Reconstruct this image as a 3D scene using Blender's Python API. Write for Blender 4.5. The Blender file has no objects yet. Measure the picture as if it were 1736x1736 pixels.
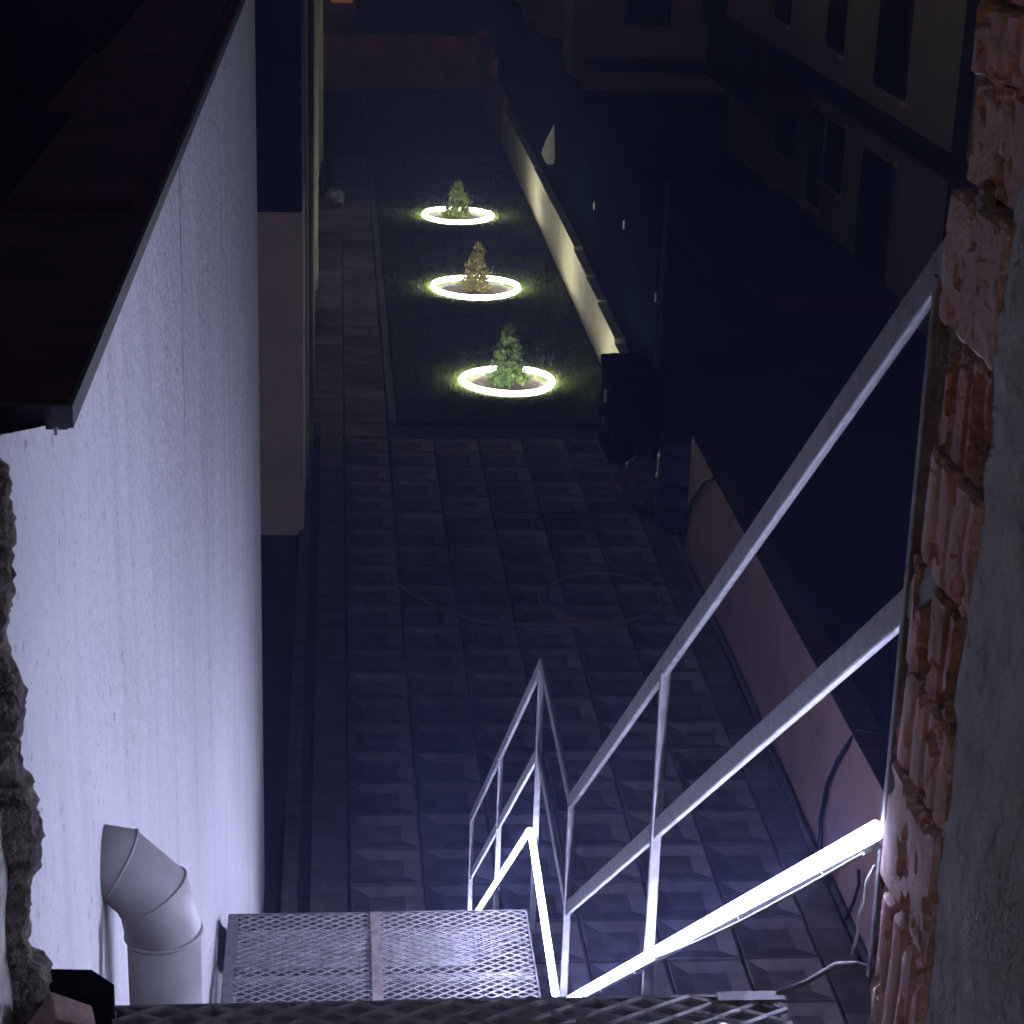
import bpy, bmesh, math, random
from mathutils import Vector, Matrix, noise

# ------------------------------------------------------------------ camera, sky, light
sc = bpy.context.scene
col = sc.collection
R3 = [[0.9961870455317559, -0.0018532099066265427, 0.08722348266237119],
      [-0.08137337238154338, 0.34078512997371185, 0.9366129774117241],
      [0.031460206324270365, 0.940139383709587, -0.33933492984983443]]
cam = bpy.data.objects.new('camera', bpy.data.cameras.new('camera'))
col.objects.link(cam)
cam.matrix_world = Matrix([[R3[i][0], R3[i][1], -R3[i][2], (0, 0, 6.0)[i]] for i in range(3)] + [[0, 0, 0, 1]])
cam.data.sensor_width = 36.0
cam.data.lens = 3430.0 / 1736.0 * 36.0
cam.data.clip_start = 0.05
cam.data.clip_end = 600.0
cam.data.dof.use_dof = True
cam.data.dof.focus_distance = 7.5
cam.data.dof.aperture_fstop = 40.0
sc.camera = cam

w = bpy.data.worlds.new('World')
sc.world = w
w.use_nodes = True
nt = w.node_tree
bg = nt.nodes['Background']
sky = nt.nodes.new('ShaderNodeTexSky')
sky.sky_type = 'NISHITA'
sky.sun_disc = False
sky.sun_elevation = math.radians(3.0)
sky.ozone_density = 1.0
sky.sun_rotation = math.radians(200.0)
nt.links.new(sky.outputs[0], bg.inputs[0])
bg.inputs[1].default_value = 0.015

sun = bpy.data.objects.new('moon', bpy.data.lights.new('moon', 'SUN'))
col.objects.link(sun)
sun.data.energy = 0.004
sun.data.angle = math.radians(0.5)
sun.data.color = (1.0, 0.93, 0.85)
sun.rotation_euler = (math.radians(48), 0, math.radians(-20))

sc.view_settings.view_transform = 'Standard'
sc.view_settings.look = 'None'
sc.view_settings.exposure = 0.35
sc.view_settings.gamma = 1.0
sc.render.engine = 'CYCLES'
sc.cycles.use_denoising = True
sc.cycles.max_bounces = 3
sc.cycles.diffuse_bounces = 3
sc.cycles.glossy_bounces = 1
sc.cycles.transmission_bounces = 0
sc.cycles.volume_bounces = 0
sc.cycles.caustics_reflective = False
sc.cycles.use_adaptive_sampling = True
sc.cycles.adaptive_threshold = 0.04
sc.cycles.adaptive_min_samples = 16
sc.cycles.sample_clamp_indirect = 4.0
sc.cycles.use_light_tree = False

LED_STRENGTH = 100.0
RING_STRENGTH = 34.0
GLARE_HAZE = 0.0075

# ------------------------------------------------------------------ helpers
def mat(name, color, rough=0.8, metal=0.0, var=0.25, scale=8.0, bump=0.0, bscale=60.0, color2=None, emit=None, estr=0.0,
        detail=3.0, stretch=None, spec=0.3, coords='Object'):
    m = bpy.data.materials.new(name)
    m.use_nodes = True
    n = m.node_tree.nodes
    l = m.node_tree.links
    b = n['Principled BSDF']
    b.inputs['Roughness'].default_value = rough
    b.inputs['Metallic'].default_value = metal
    b.inputs['Specular IOR Level'].default_value = spec
    if emit:
        b.inputs['Emission Color'].default_value = (*emit, 1)
        b.inputs['Emission Strength'].default_value = estr
    tc = n.new('ShaderNodeTexCoord')
    mp = n.new('ShaderNodeMapping')
    l.new(tc.outputs[coords], mp.inputs[0])
    if stretch:
        mp.inputs['Scale'].default_value = stretch
    nz = n.new('ShaderNodeTexNoise')
    nz.inputs['Scale'].default_value = scale
    nz.inputs['Detail'].default_value = detail
    nz.inputs['Roughness'].default_value = 0.62
    l.new(mp.outputs[0], nz.inputs['Vector'])
    rp = n.new('ShaderNodeValToRGB')
    c2 = color2 or tuple(max(0.0, c * (1 - var)) for c in color)
    c1 = color if color2 else tuple(min(1.0, c * (1 + var * 0.6)) for c in color)
    rp.color_ramp.elements[0].position = 0.32
    rp.color_ramp.elements[1].position = 0.68
    rp.color_ramp.elements[0].color = (*c2, 1)
    rp.color_ramp.elements[1].color = (*c1, 1)
    l.new(nz.outputs['Fac'], rp.inputs[0])
    l.new(rp.outputs[0], b.inputs['Base Color'])
    if bump:
        nb = n.new('ShaderNodeTexNoise')
        nb.inputs['Scale'].default_value = bscale
        nb.inputs['Detail'].default_value = 3.0
        nb.inputs['Roughness'].default_value = 0.65
        l.new(tc.outputs[coords], nb.inputs['Vector'])
        bp = n.new('ShaderNodeBump')
        bp.inputs['Strength'].default_value = 1.0
        bp.inputs['Distance'].default_value = bump
        l.new(nb.outputs['Fac'], bp.inputs['Height'])
        l.new(bp.outputs[0], b.inputs['Normal'])
    return m

def obj(name, bm, m, parent=None, smooth=False):
    me = bpy.data.meshes.new(name)
    bmesh.ops.recalc_face_normals(bm, faces=bm.faces[:])
    bm.to_mesh(me)
    bm.free()
    for p in me.polygons:
        p.use_smooth = smooth
    me.materials.append(m)
    o = bpy.data.objects.new(name, me)
    col.objects.link(o)
    if parent:
        o.parent = parent
    return o

def pyobj(name, verts, faces, m, parent=None, smooth=False):
    me = bpy.data.meshes.new(name)
    me.from_pydata(verts, [], faces)
    me.update()
    for p in me.polygons:
        p.use_smooth = smooth
    me.materials.append(m)
    o = bpy.data.objects.new(name, me)
    col.objects.link(o)
    if parent:
        o.parent = parent
    return o

def inst(src, loc, rot=(0, 0, 0), parent=None, scale=None):
    o = bpy.data.objects.new(src.name.split('.')[0], src.data)
    col.objects.link(o)
    o.location = loc
    o.rotation_euler = rot
    if scale:
        o.scale = scale
    o.parent = parent
    return o

def tag(o, label=None, cat=None, group=None, kind=None):
    if label: o['label'] = label
    if cat: o['category'] = cat
    if group: o['group'] = group
    if kind: o['kind'] = kind
    return o

def thing(name, label, cat, group=None):
    o = bpy.data.objects.new(name, None)
    col.objects.link(o)
    return tag(o, label, cat, group)

def box(bm, x0, x1, y0, y1, z0, z1, bevel=0.0):
    vs = [bm.verts.new((x, y, z)) for x in (x0, x1) for y in (y0, y1) for z in (z0, z1)]
    fs = [(0, 1, 3, 2), (4, 6, 7, 5), (0, 4, 5, 1), (2, 3, 7, 6), (0, 2, 6, 4), (1, 5, 7, 3)]
    faces = [bm.faces.new([vs[i] for i in f]) for f in fs]
    if bevel:
        es = list({e for f in faces for e in f.edges})
        bmesh.ops.bevel(bm, geom=es, offset=bevel, segments=2, affect='EDGES', profile=0.5)

def boxo(name, m, parent, *a, bevel=0.0):
    bm = bmesh.new()
    box(bm, *a, bevel=bevel)
    return obj(name, bm, m, parent)

def bar(bm, a, b, wdt, hgt, up=(0, 0, 1), bevel=0.0):
    """rectangular tube from a to b; wdt along side, hgt along up"""
    a, b = Vector(a), Vector(b)
    d = (b - a).normalized()
    s = d.cross(Vector(up))
    if s.length < 1e-5:
        s = d.cross(Vector((0, 1, 0)))
    s.normalize()
    u = s.cross(d).normalized()
    vs = []
    for p in (a, b):
        for (i, j) in ((-1, -1), (1, -1), (1, 1), (-1, 1)):
            vs.append(bm.verts.new(p + s * (i * wdt / 2) + u * (j * hgt / 2)))
    fs = [bm.faces.new([vs[i] for i in f]) for f in ((0, 1, 2, 3), (7, 6, 5, 4), (0, 4, 5, 1), (1, 5, 6, 2), (2, 6, 7, 3), (3, 7, 4, 0))]
    if bevel:
        bmesh.ops.bevel(bm, geom=list({e for f in fs for e in f.edges}), offset=bevel, segments=2, affect='EDGES', profile=0.5)

def baro(name, m, parent, a, b, wdt, hgt, up=(0, 0, 1), bevel=0.0):
    bm = bmesh.new()
    bar(bm, a, b, wdt, hgt, up, bevel)
    return obj(name, bm, m, parent)

def tube(bm, pts, rad, seg=10, closed=False):
    pts = [Vector(p) for p in pts]
    n = len(pts)
    rads = rad if isinstance(rad, (list, tuple)) else [rad] * n
    rings = []
    prev = None
    for i, p in enumerate(pts):
        if closed:
            d = pts[(i + 1) % n] - pts[i - 1]
        else:
            d = pts[min(i + 1, n - 1)] - pts[max(i - 1, 0)]
        d.normalize()
        if prev is None:
            r = d.cross(Vector((0, 0, 1)))
            if r.length < 1e-3:
                r = d.cross(Vector((0, 1, 0)))
        else:
            r = prev - d * prev.dot(d)
        r.normalize()
        prev = r
        u = d.cross(r)
        rings.append([bm.verts.new(p + (r * math.cos(2 * math.pi * k / seg) + u * math.sin(2 * math.pi * k / seg)) * rads[i]) for k in range(seg)])
    m = n if closed else n - 1
    for i in range(m):
        A, B = rings[i], rings[(i + 1) % n]
        for k in range(seg):
            bm.faces.new((A[k], A[(k + 1) % seg], B[(k + 1) % seg], B[k]))
    if not closed:
        bm.faces.new(rings[0][::-1])
        bm.faces.new(rings[-1])

def tubeo(name, m, parent, pts, rad, seg=10, closed=False):
    bm = bmesh.new()
    tube(bm, pts, rad, seg, closed)
    return obj(name, bm, m, parent, smooth=True)

def fbm(p, s, o=4):
    return noise.fractal(Vector(p) * s, 1.0, 2.0, o)

def interp(tab, t):
    if t <= tab[0][0]: return tab[0][1]
    for (a, va), (b, vb) in zip(tab, tab[1:]):
        if t <= b:
            return va + (vb - va) * (t - a) / (b - a)
    return tab[-1][1]

# ------------------------------------------------------------------ materials
M = {}
M['stucco'] = mat('white_stucco', (0.78, 0.77, 0.78), 0.9, var=0.06, scale=2.2, bump=0.013, bscale=22.0, stretch=(1, 1, 0.5))
M['stain'] = mat('grime', (0.30, 0.28, 0.26), 0.95, var=0.4, scale=30)
M['roof'] = mat('dark_roof', (0.20, 0.035, 0.06), 0.9, var=0.35, scale=5, bump=0.003, bscale=40)
M['fascia'] = mat('fascia_metal', (0.10, 0.10, 0.13), 0.5, var=0.2, scale=9)
M['pvc'] = mat('pvc', (0.46, 0.445, 0.44), 0.5, var=0.28, scale=5, bump=0.0006, bscale=60)
M['galv'] = mat('galvanised_steel', (0.245, 0.24, 0.255), 0.62, metal=0.15, var=0.28, scale=34, bump=0.0006, bscale=160)
M['mesh'] = mat('expanded_steel', (0.48, 0.465, 0.48), 0.6, metal=0.2, var=0.35, scale=20)
M['rust'] = mat('rusty_flat_bar', (0.42, 0.36, 0.33), 0.7, metal=0.2, var=0.4, scale=24)
M['led'] = mat('led_cool', (0.8, 0.8, 0.8), emit=(0.61, 0.64, 1.0), estr=LED_STRENGTH)
M['ring'] = mat('led_warm', (0.8, 0.8, 0.8), emit=(1.0, 1.0, 0.86), estr=RING_STRENGTH)
M['brick'] = mat('hollow_brick', (0.64, 0.44, 0.42), 0.9, var=0.15, scale=18, bump=0.0025, bscale=90)
M['brick2'] = mat('hollow_brick_broken', (0.50, 0.33, 0.30), 0.95, var=0.3, scale=22, bump=0.004, bscale=70)
M['mortar'] = mat('mortar', (0.30, 0.28, 0.26), 0.95, var=0.4, scale=20, bump=0.006, bscale=60)
M['mortar_d'] = mat('rough_mortar', (0.20, 0.17, 0.14), 0.95, var=0.5, scale=30, bump=0.010, bscale=55)
M['plaster'] = mat('grey_render', (0.56, 0.55, 0.57), 0.95, var=0.3, scale=9, bump=0.004, bscale=50)
M['plaster_l'] = mat('pale_render', (0.60, 0.57, 0.55), 0.95, var=0.3, scale=14, bump=0.004, bscale=60)
M['paver'] = mat('paver', (0.20, 0.175, 0.18), 0.92, var=0.35, scale=6, bump=0.002, bscale=60, coords='Object')
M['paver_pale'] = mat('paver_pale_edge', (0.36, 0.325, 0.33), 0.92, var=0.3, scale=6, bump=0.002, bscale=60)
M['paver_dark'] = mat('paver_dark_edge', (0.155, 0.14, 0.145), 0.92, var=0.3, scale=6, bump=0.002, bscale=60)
M['joint'] = mat('pavement_bed', (0.10, 0.09, 0.09), 0.95, var=0.3, scale=12)
M['kerb'] = mat('kerb_concrete', (0.20, 0.18, 0.18), 0.92, var=0.3, scale=7, bump=0.002, bscale=50)
M['lawn'] = mat('lawn_soil', (0.035, 0.045, 0.02), 0.95, var=0.5, scale=14, bump=0.01, bscale=40)
M['grass'] = mat('grass', (0.15, 0.18, 0.035), 0.75, var=0.5, scale=2.5, color2=(0.07, 0.11, 0.025))
M['soil'] = mat('soil', (0.075, 0.05, 0.04), 0.98, var=0.5, scale=25, bump=0.02, bscale=45)
M['terrain'] = mat('terrain', (0.02, 0.02, 0.02), 0.95, var=0.5, scale=0.6)
M['terracotta'] = mat('salmon_render', (0.62, 0.39, 0.36), 0.92, var=0.16, scale=3, bump=0.003, bscale=40)
M['cream'] = mat('cream_render', (0.62, 0.56, 0.40), 0.9, var=0.12, scale=3, bump=0.003, bscale=40)
M['orange'] = mat('orange_lamplit_render', (0.68, 0.29, 0.13), 0.92, var=0.25, scale=2, bump=0.003, bscale=30)  # orange of the street light is put into this wall colour
M['grey_wall'] = mat('grey_wall', (0.60, 0.57, 0.60), 0.9, var=0.12, scale=3, bump=0.002, bscale=40)
M['navy_wall'] = mat('navy_wall', (0.035, 0.045, 0.10), 0.85, var=0.2, scale=3, bump=0.002, bscale=40)
M['ochre_wall'] = mat('ochre_wall', (0.50, 0.46, 0.33), 0.9, var=0.15, scale=4, bump=0.002, bscale=40)
M['bld_cream'] = mat('building_cream_lamplit', (0.78, 0.63, 0.38), 0.92, var=0.15, scale=0.8)  # warm street light is mixed into this wall colour
M['bld_pink'] = mat('building_pink_lamplit', (0.55, 0.29, 0.22), 0.92, var=0.2, scale=0.8)  # reddish tone includes street light on the far building
M['bld_dark'] = mat('building_dark_band', (0.07, 0.03, 0.03), 0.9, var=0.2, scale=2)
M['glass'] = mat('dark_glass', (0.01, 0.01, 0.012), 0.15, var=0.1, spec=0.5)
M['net'] = mat('shade_net', (0.003, 0.007, 0.007), 1.0, spec=0.0, var=0.4, scale=6, bump=0.004, bscale=90)
M['dark'] = mat('dark_cover', (0.008, 0.007, 0.008), 0.9, spec=0.0, var=0.4, scale=6, bump=0.01, bscale=10)
M['drum'] = mat('blue_drum', (0.015, 0.03, 0.09), 0.45, var=0.2, scale=6)
M['cloth'] = mat('pale_cloth', (0.62, 0.62, 0.55), 0.9, var=0.15, scale=10, bump=0.004, bscale=25)
M['hose'] = mat('hose', (0.27, 0.22, 0.19), 0.6, var=0.2, scale=10)
M['black'] = mat('black_rubber', (0.012, 0.012, 0.014), 0.5, var=0.2)
M['conduit'] = mat('grey_conduit', (0.12, 0.11, 0.12), 0.6, var=0.2)
M['wire'] = mat('white_wire', (0.7, 0.7, 0.7), 0.45, var=0.05)
M['bark'] = mat('bark', (0.09, 0.06, 0.04), 0.95, var=0.4, scale=40, bump=0.003, bscale=90)
M['leaf_green'] = mat('thuja_green', (0.16, 0.23, 0.075), 0.7, color2=(0.08, 0.13, 0.04), scale=9)
M['leaf_brown'] = mat('thuja_dry', (0.22, 0.185, 0.06), 0.8, color2=(0.12, 0.095, 0.035), scale=9)
M['leaf_lime'] = mat('thuja_lime', (0.17, 0.20, 0.04), 0.7, color2=(0.06, 0.085, 0.02), scale=9)

# streaks on the white wall (dirt that runs down), built as its own material network
def stucco_streaks(m):
    n, l = m.node_tree.nodes, m.node_tree.links
    b = n['Principled BSDF']
    src = b.inputs['Base Color'].links[0].from_socket
    tc = n.new('ShaderNodeTexCoord')
    mp = n.new('ShaderNodeMapping')
    mp.inputs['Scale'].default_value = (1.0, 2.6, 0.16)
    l.new(tc.outputs['Object'], mp.inputs[0])
    nz = n.new('ShaderNodeTexNoise')
    nz.inputs['Scale'].default_value = 2.2
    nz.inputs['Detail'].default_value = 3.0
    l.new(mp.outputs[0], nz.inputs['Vector'])
    rp = n.new('ShaderNodeValToRGB')
    rp.color_ramp.elements[0].position = 0.52
    rp.color_ramp.elements[0].color = (1, 1, 1, 1)
    rp.color_ramp.elements[1].position = 0.78
    rp.color_ramp.elements[1].color = (0.86, 0.85, 0.82, 1)
    l.new(nz.outputs['Fac'], rp.inputs[0])
    # small pits and specks
    n2 = n.new('ShaderNodeTexNoise')
    n2.inputs['Scale'].default_value = 42.0
    n2.inputs['Detail'].default_value = 3.0
    l.new(tc.outputs['Object'], n2.inputs['Vector'])
    r2 = n.new('ShaderNodeValToRGB')
    r2.color_ramp.elements[0].position = 0.28
    r2.color_ramp.elements[0].color = (0.60, 0.58, 0.56, 1)
    r2.color_ramp.elements[1].position = 0.36
    r2.color_ramp.elements[1].color = (1, 1, 1, 1)
    l.new(n2.outputs['Fac'], r2.inputs[0])
    mx = n.new('ShaderNodeMix'); mx.data_type = 'RGBA'; mx.blend_type = 'MULTIPLY'; mx.inputs[0].default_value = 1.0
    l.new(src, mx.inputs[6]); l.new(rp.outputs[0], mx.inputs[7])
    my = n.new('ShaderNodeMix'); my.data_type = 'RGBA'; my.blend_type = 'MULTIPLY'; my.inputs[0].default_value = 1.0
    l.new(mx.outputs[2], my.inputs[6]); l.new(r2.outputs[0], my.inputs[7])
    l.new(my.outputs[2], b.inputs['Base Color'])
stucco_streaks(M['stucco'])

def run_marks(m, marks):
    """dirty cracks and rain runs: thin dark lines with soft, wandering edges"""
    n, l = m.node_tree.nodes, m.node_tree.links
    b = n['Principled BSDF']
    src = b.inputs['Base Color'].links[0].from_socket
    tc = n.new('ShaderNodeTexCoord')
    sp = n.new('ShaderNodeSeparateXYZ')
    l.new(tc.outputs['Object'], sp.inputs[0])
    nz = n.new('ShaderNodeTexNoise'); nz.inputs['Scale'].default_value = 6.0; nz.inputs['Detail'].default_value = 4.0
    l.new(tc.outputs['Object'], nz.inputs['Vector'])
    def math_(op, a, c, clamp=False):
        q = n.new('ShaderNodeMath'); q.operation = op; q.use_clamp = clamp
        for k, v in enumerate((a, c)):
            if v is None: continue
            if hasattr(v, 'links'): l.new(v, q.inputs[k])
            else: q.inputs[k].default_value = v
        return q.outputs[0]
    wob = math_('MULTIPLY', math_('SUBTRACT', nz.outputs['Fac'], 0.5), 0.10)
    total = None
    for (ya, za, yb, zb, wd, dark) in marks:
        slope = (ya - yb) / (za - zb)
        yc = math_('ADD', math_('MULTIPLY', math_('SUBTRACT', sp.outputs['Z'], zb), slope), yb)
        dist = math_('ABSOLUTE', math_('SUBTRACT', math_('ADD', sp.outputs['Y'], wob), yc), None)
        t = math_('DIVIDE', math_('SUBTRACT', sp.outputs['Z'], zb), za - zb, True)      # 1 at the top, 0 at the bottom
        w2 = math_('ADD', math_('MULTIPLY', t, wd * 0.8), wd * 0.2)
        line = math_('SUBTRACT', 1.0, math_('DIVIDE', dist, w2), True)
        line = math_('MULTIPLY', math_('MULTIPLY', line, 2.2, True), math_('MULTIPLY', t, 6.0, True))
        top = math_('MULTIPLY', math_('SUBTRACT', za, sp.outputs['Z']), 40.0, True)
        f = math_('MULTIPLY', math_('MULTIPLY', line, top), math_('MULTIPLY', math_('ADD', nz.outputs['Fac'], 0.25), dark), True)
        total = f if total is None else math_('MAXIMUM', total, f)
    mx = n.new('ShaderNodeMix'); mx.data_type = 'RGBA'
    l.new(total, mx.inputs[0]); l.new(src, mx.inputs[6])
    mx.inputs[7].default_value = (0.13, 0.115, 0.10, 1)
    l.new(mx.outputs[2], b.inputs['Base Color'])
run_marks(M['stucco'], [(5.27, 5.09, 5.15, 4.15, 0.020, 1.1), (5.35, 5.10, 5.26, 4.4, 0.012, 0.5), (7.07, 4.58, 7.10, 4.38, 0.016, 1.2), (7.06, 5.0, 7.0, 3.2, 0.008, 0.7),
                        (6.76, 2.45, 6.64, 2.02, 0.014, 0.9), (3.075, 4.16, 2.97, 3.86, 0.045, 1.2), (3.13, 4.13, 3.10, 3.98, 0.016, 0.9), (8.4, 5.1, 8.35, 2.6, 0.02, 0.35), (6.1, 5.1, 6.05, 3.4, 0.03, 0.25)])

def per_object_tint(m, amount):
    """slight brightness difference from paver to paver"""
    n, l = m.node_tree.nodes, m.node_tree.links
    b = n['Principled BSDF']
    src = b.inputs['Base Color'].links[0].from_socket
    oi = n.new('ShaderNodeObjectInfo')
    mr = n.new('ShaderNodeMapRange')
    mr.inputs[3].default_value = 1 - amount
    mr.inputs[4].default_value = 1 + amount
    l.new(oi.outputs['Random'], mr.inputs[0])
    ge = n.new('ShaderNodeNewGeometry')
    wn = n.new('ShaderNodeTexNoise')
    wn.inputs['Scale'].default_value = 1.3
    wn.inputs['Detail'].default_value = 4.0
    l.new(ge.outputs['Position'], wn.inputs['Vector'])
    m2 = n.new('ShaderNodeMapRange')
    m2.inputs[1].default_value = 0.3; m2.inputs[2].default_value = 0.7
    m2.inputs[3].default_value = 0.6; m2.inputs[4].default_value = 1.2
    l.new(wn.outputs['Fac'], m2.inputs[0])
    mm = n.new('ShaderNodeMath'); mm.operation = 'MULTIPLY'
    l.new(mr.outputs[0], mm.inputs[0]); l.new(m2.outputs[0], mm.inputs[1])
    mx = n.new('ShaderNodeVectorMath'); mx.operation = 'SCALE'
    l.new(src, mx.inputs[0]); l.new(mm.outputs[0], mx.inputs['Scale'])
    l.new(mx.outputs[0], b.inputs['Base Color'])
for _k in ('paver', 'paver_pale', 'paver_dark'): per_object_tint(M[_k], 0.3)

rnd = random.Random(7)

# ------------------------------------------------------------------ ground
def sheet(name, m, x0, x1, y0, y1, z, nx=1, ny=1, amp=0.0, kind='structure'):
    vs, fs = [], []
    for j in range(ny + 1):
        for i in range(nx + 1):
            x = x0 + (x1 - x0) * i / nx
            y = y0 + (y1 - y0) * j / ny
            vs.append((x, y, z + (fbm((x, y, 0), 1.3) * amp if amp else 0)))
    for j in range(ny):
        for i in range(nx):
            a = j * (nx + 1) + i
            fs.append((a, a + 1, a + nx + 2, a + nx + 1))
    o = pyobj(name, vs, fs, m)
    o['kind'] = kind
    return o

sheet('terrain', M['terrain'], -220, 220, -60, 420, -0.06)
pavement = sheet('pavement', M['joint'], -0.9, 2.95, 2.0, 19.15, -0.04)
walkway = sheet('walkway', M['joint'], -0.9, 0.60, 19.15, 42.0, -0.04)
sheet('lawn', M['lawn'], 0.62, 2.93, 19.15, 42.0, -0.005, 24, 120, 0.012)

# coffered pavers: a rim, four sloping sides and a sunk floor
PX, PY = 0.427, 0.42
def paver_mesh():
    bm = bmesh.new()
    hx, hy = PX / 2 - 0.006, PY / 2 - 0.006
    rims = [(hx, hy, -0.04), (hx, hy, 0.0), (hx - 0.012, hy - 0.012, 0.003), (hx - 0.105, hy - 0.105, -0.012)]
    rings = []
    for (a, b, z) in rims:
        rings.append([bm.verts.new(p) for p in ((-a, -b, z), (a, -b, z), (a, b, z), (-a, b, z))])
    for q, (A, B) in enumerate(zip(rings, rings[1:])):
        for k in range(4):
            f = bm.faces.new((A[k], A[(k + 1) % 4], B[(k + 1) % 4], B[k]))
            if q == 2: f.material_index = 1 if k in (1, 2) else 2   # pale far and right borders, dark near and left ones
    bm.faces.new(rings[-1])
    return bm
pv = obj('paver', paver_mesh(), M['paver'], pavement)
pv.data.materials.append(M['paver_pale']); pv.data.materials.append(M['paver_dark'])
pv2 = bpy.data.objects.new('slab', pv.data.copy())
pv2.data.materials.clear(); pv2.data.materials.append(M['paver'])
first = True
def put_paver(x, y, parent):
    global first
    z = rnd.uniform(-0.004, 0.002)
    rot = (rnd.uniform(-.012, .012), rnd.uniform(-.012, .012), rnd.uniform(-.01, .01))
    if first:
        pv.location = (x, y, z); pv.rotation_euler = rot; first = False
    else:
        inst(pv if parent is pavement else pv2, (x, y, z), rot, parent)
for r in range(-5, 21):
    for k in range(0, 7):
        x = 0.09 + PX * (k + 0.5)
        if x > 2.72: continue
        put_paver(x, 10.25 + PY * (r + 0.5) - PY, pavement)
for r in range(21, 58):
    for k in (-1, 0):
        put_paver(0.09 + PX * (k + 0.5), 10.25 + PY * (r - 0.5) + 0.05, walkway)
# long edging slabs beside the house
for (x0, x1, z) in ((-0.30, -0.21, 0.006), (-0.137, 0.075, 0.0)):
    y = 7.6
    while y < 19.0:
        boxo('edging_slab', M['kerb'], pavement, x0, x1, y + 0.004, y + 0.836, -0.04, z + rnd.uniform(-.002, .002), bevel=0.004)
        y += 0.84
for i in range(11):
    boxo('edging_slab', M['paver'], pavement, 2.66, 2.865, 7.2 + i * 0.84, 8.032 + i * 0.84, -0.04, rnd.uniform(-.003, .003), bevel=0.004)
for i in range(18):
    boxo('edging_slab', M['kerb'], walkway, 0.53, 0.61, 19.2 + i * 1.2, 20.39 + i * 1.2, -0.04, 0.008 + rnd.uniform(-.004, .004), bevel=0.006)

# ------------------------------------------------------------------ the broken opening the picture is taken through
wallop = thing('broken_brick_wall', 'rough broken clay brick wall framing the doorway on both sides', 'wall')

def brick(y0, y1, z0, z1, x, seed, ridges=4, broken=0.0, smooth=False, skew=0.0):
    ny, nz = 44, 24
    vs, fs = [], []
    def px(u, v):
        ph = u * ridges + (0.3 if not smooth else 0.0)
        fr = ph - math.floor(ph)
        y = y0 + (y1 - y0) * u
        z = z0 + (z1 - z0) * v
        wob = fbm((seed * 3.1, y * 2, z), 9.0) * 0.035
        fr = (fr + wob) % 1.0
        gd = 0.020 if broken else 0.010
        groove = 0.0 if smooth else (gd * min(1.0, fr / 0.05, (0.24 - fr) / 0.05) if fr < 0.24 else 0.0)
        if not smooth and fr >= 0.24:
            groove -= 0.003 * math.sin((fr - 0.24) / 0.76 * math.pi)
        n1 = fbm((y, z, seed), 24.0)
        n2 = fbm((y, z, seed + 9), 9.0)
        d = groove + n1 * 0.0008 + n2 * 0.0014
        if smooth and n1 > 0.36: d += 0.009
        if not smooth and n1 > 0.40: d += 0.010
        if broken:
            t = fbm((y * 1.4, z * 0.7, seed + 4), 13.0)
            d += 0.003 + (broken * 0.45 if t > 0.16 else 0.0)
        e = min(u, 1 - u, v * 1.3, (1 - v) * 1.3)
        if e < 0.04: d += (0.04 - e) * 0.16 * (1 + n2)
        return d
    for j in range(nz + 1):
        for i in range(ny + 1):
            u, v = i / ny, j / nz
            ej = fbm((u * 4, v * 3, seed + 21), 1.7) * 0.006
            yy = y0 + (y1 - y0) * u + (ej if i in (0, ny) else 0)
            zz = z0 + (z1 - z0) * v + (fbm((u * 3, seed, v), 2.0) * 0.006 if j in (0, nz) else 0) + skew * (u - .5)
            vs.append((x + px(u, v), yy, zz))
    nf = len(vs)
    for j in range(nz):
        for i in range(ny):
            a = j * (ny + 1) + i
            fs.append((a, a + 1, a + ny + 2, a + ny + 1))
    # body behind the face
    border = [i for i in range(ny + 1)] + [j * (ny + 1) + ny for j in range(1, nz + 1)] + \
             [nz * (ny + 1) + i for i in range(ny - 1, -1, -1)] + [j * (ny + 1) for j in range(nz - 1, 0, -1)]
    for b in border:
        vs.append((x + 0.20, vs[b][1], vs[b][2]))
    nb = len(border)
    for k in range(nb):
        fs.append((border[k], nf + k, nf + (k + 1) % nb, border[(k + 1) % nb]))
    fs.append(tuple(nf + k for k in range(nb)))
    return vs, fs

courses = [  # z0, z1, x face, outer y, inner y, ridges, broken, smooth
    (5.805, 5.958, 0.687, 2.191, 1.977, 4, 0.0, True),
    (5.721, 5.795, 0.683, 2.183, 1.977, 4, 0.0, False),
    (5.597, 5.714, 0.696, 2.192, 1.977, 4, 0.0, True),
    (5.440, 5.592, 0.679, 2.187, 1.977, 4, 0.0, True),
    (5.300, 5.434, 0.684, 2.170, 1.977, 4, 0.034, False),
    (5.158, 5.295, 0.683, 2.180, 1.977, 4, 0.0, False),
    (5.024, 5.151, 0.679, 2.198, 1.977, 3, 0.036, False),
    (4.898, 5.017, 0.683, 2.183, 1.977, 4, 0.0, False),
    (4.727, 4.891, 0.679, 2.185, 1.977, 3, 0.0, True),
    (4.517, 4.721, 0.682, 2.177, 1.977, 4, 0.0, False),
    (4.317, 4.510, 0.683, 2.180, 1.977, 4, 0.0, False),
]
for i, (z0, z1, x, yo, yi, rg, br, sm) in enumerate(courses):
    v, f = brick(yi, yo, z0, z1, x, i * 1.7 + 2.3, rg, br, sm, skew=0.0)
    o = pyobj('brick', v, f, M['brick2'] if br > 0.03 else M['brick'], wallop, smooth=False)
    o.data.validate()
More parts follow.
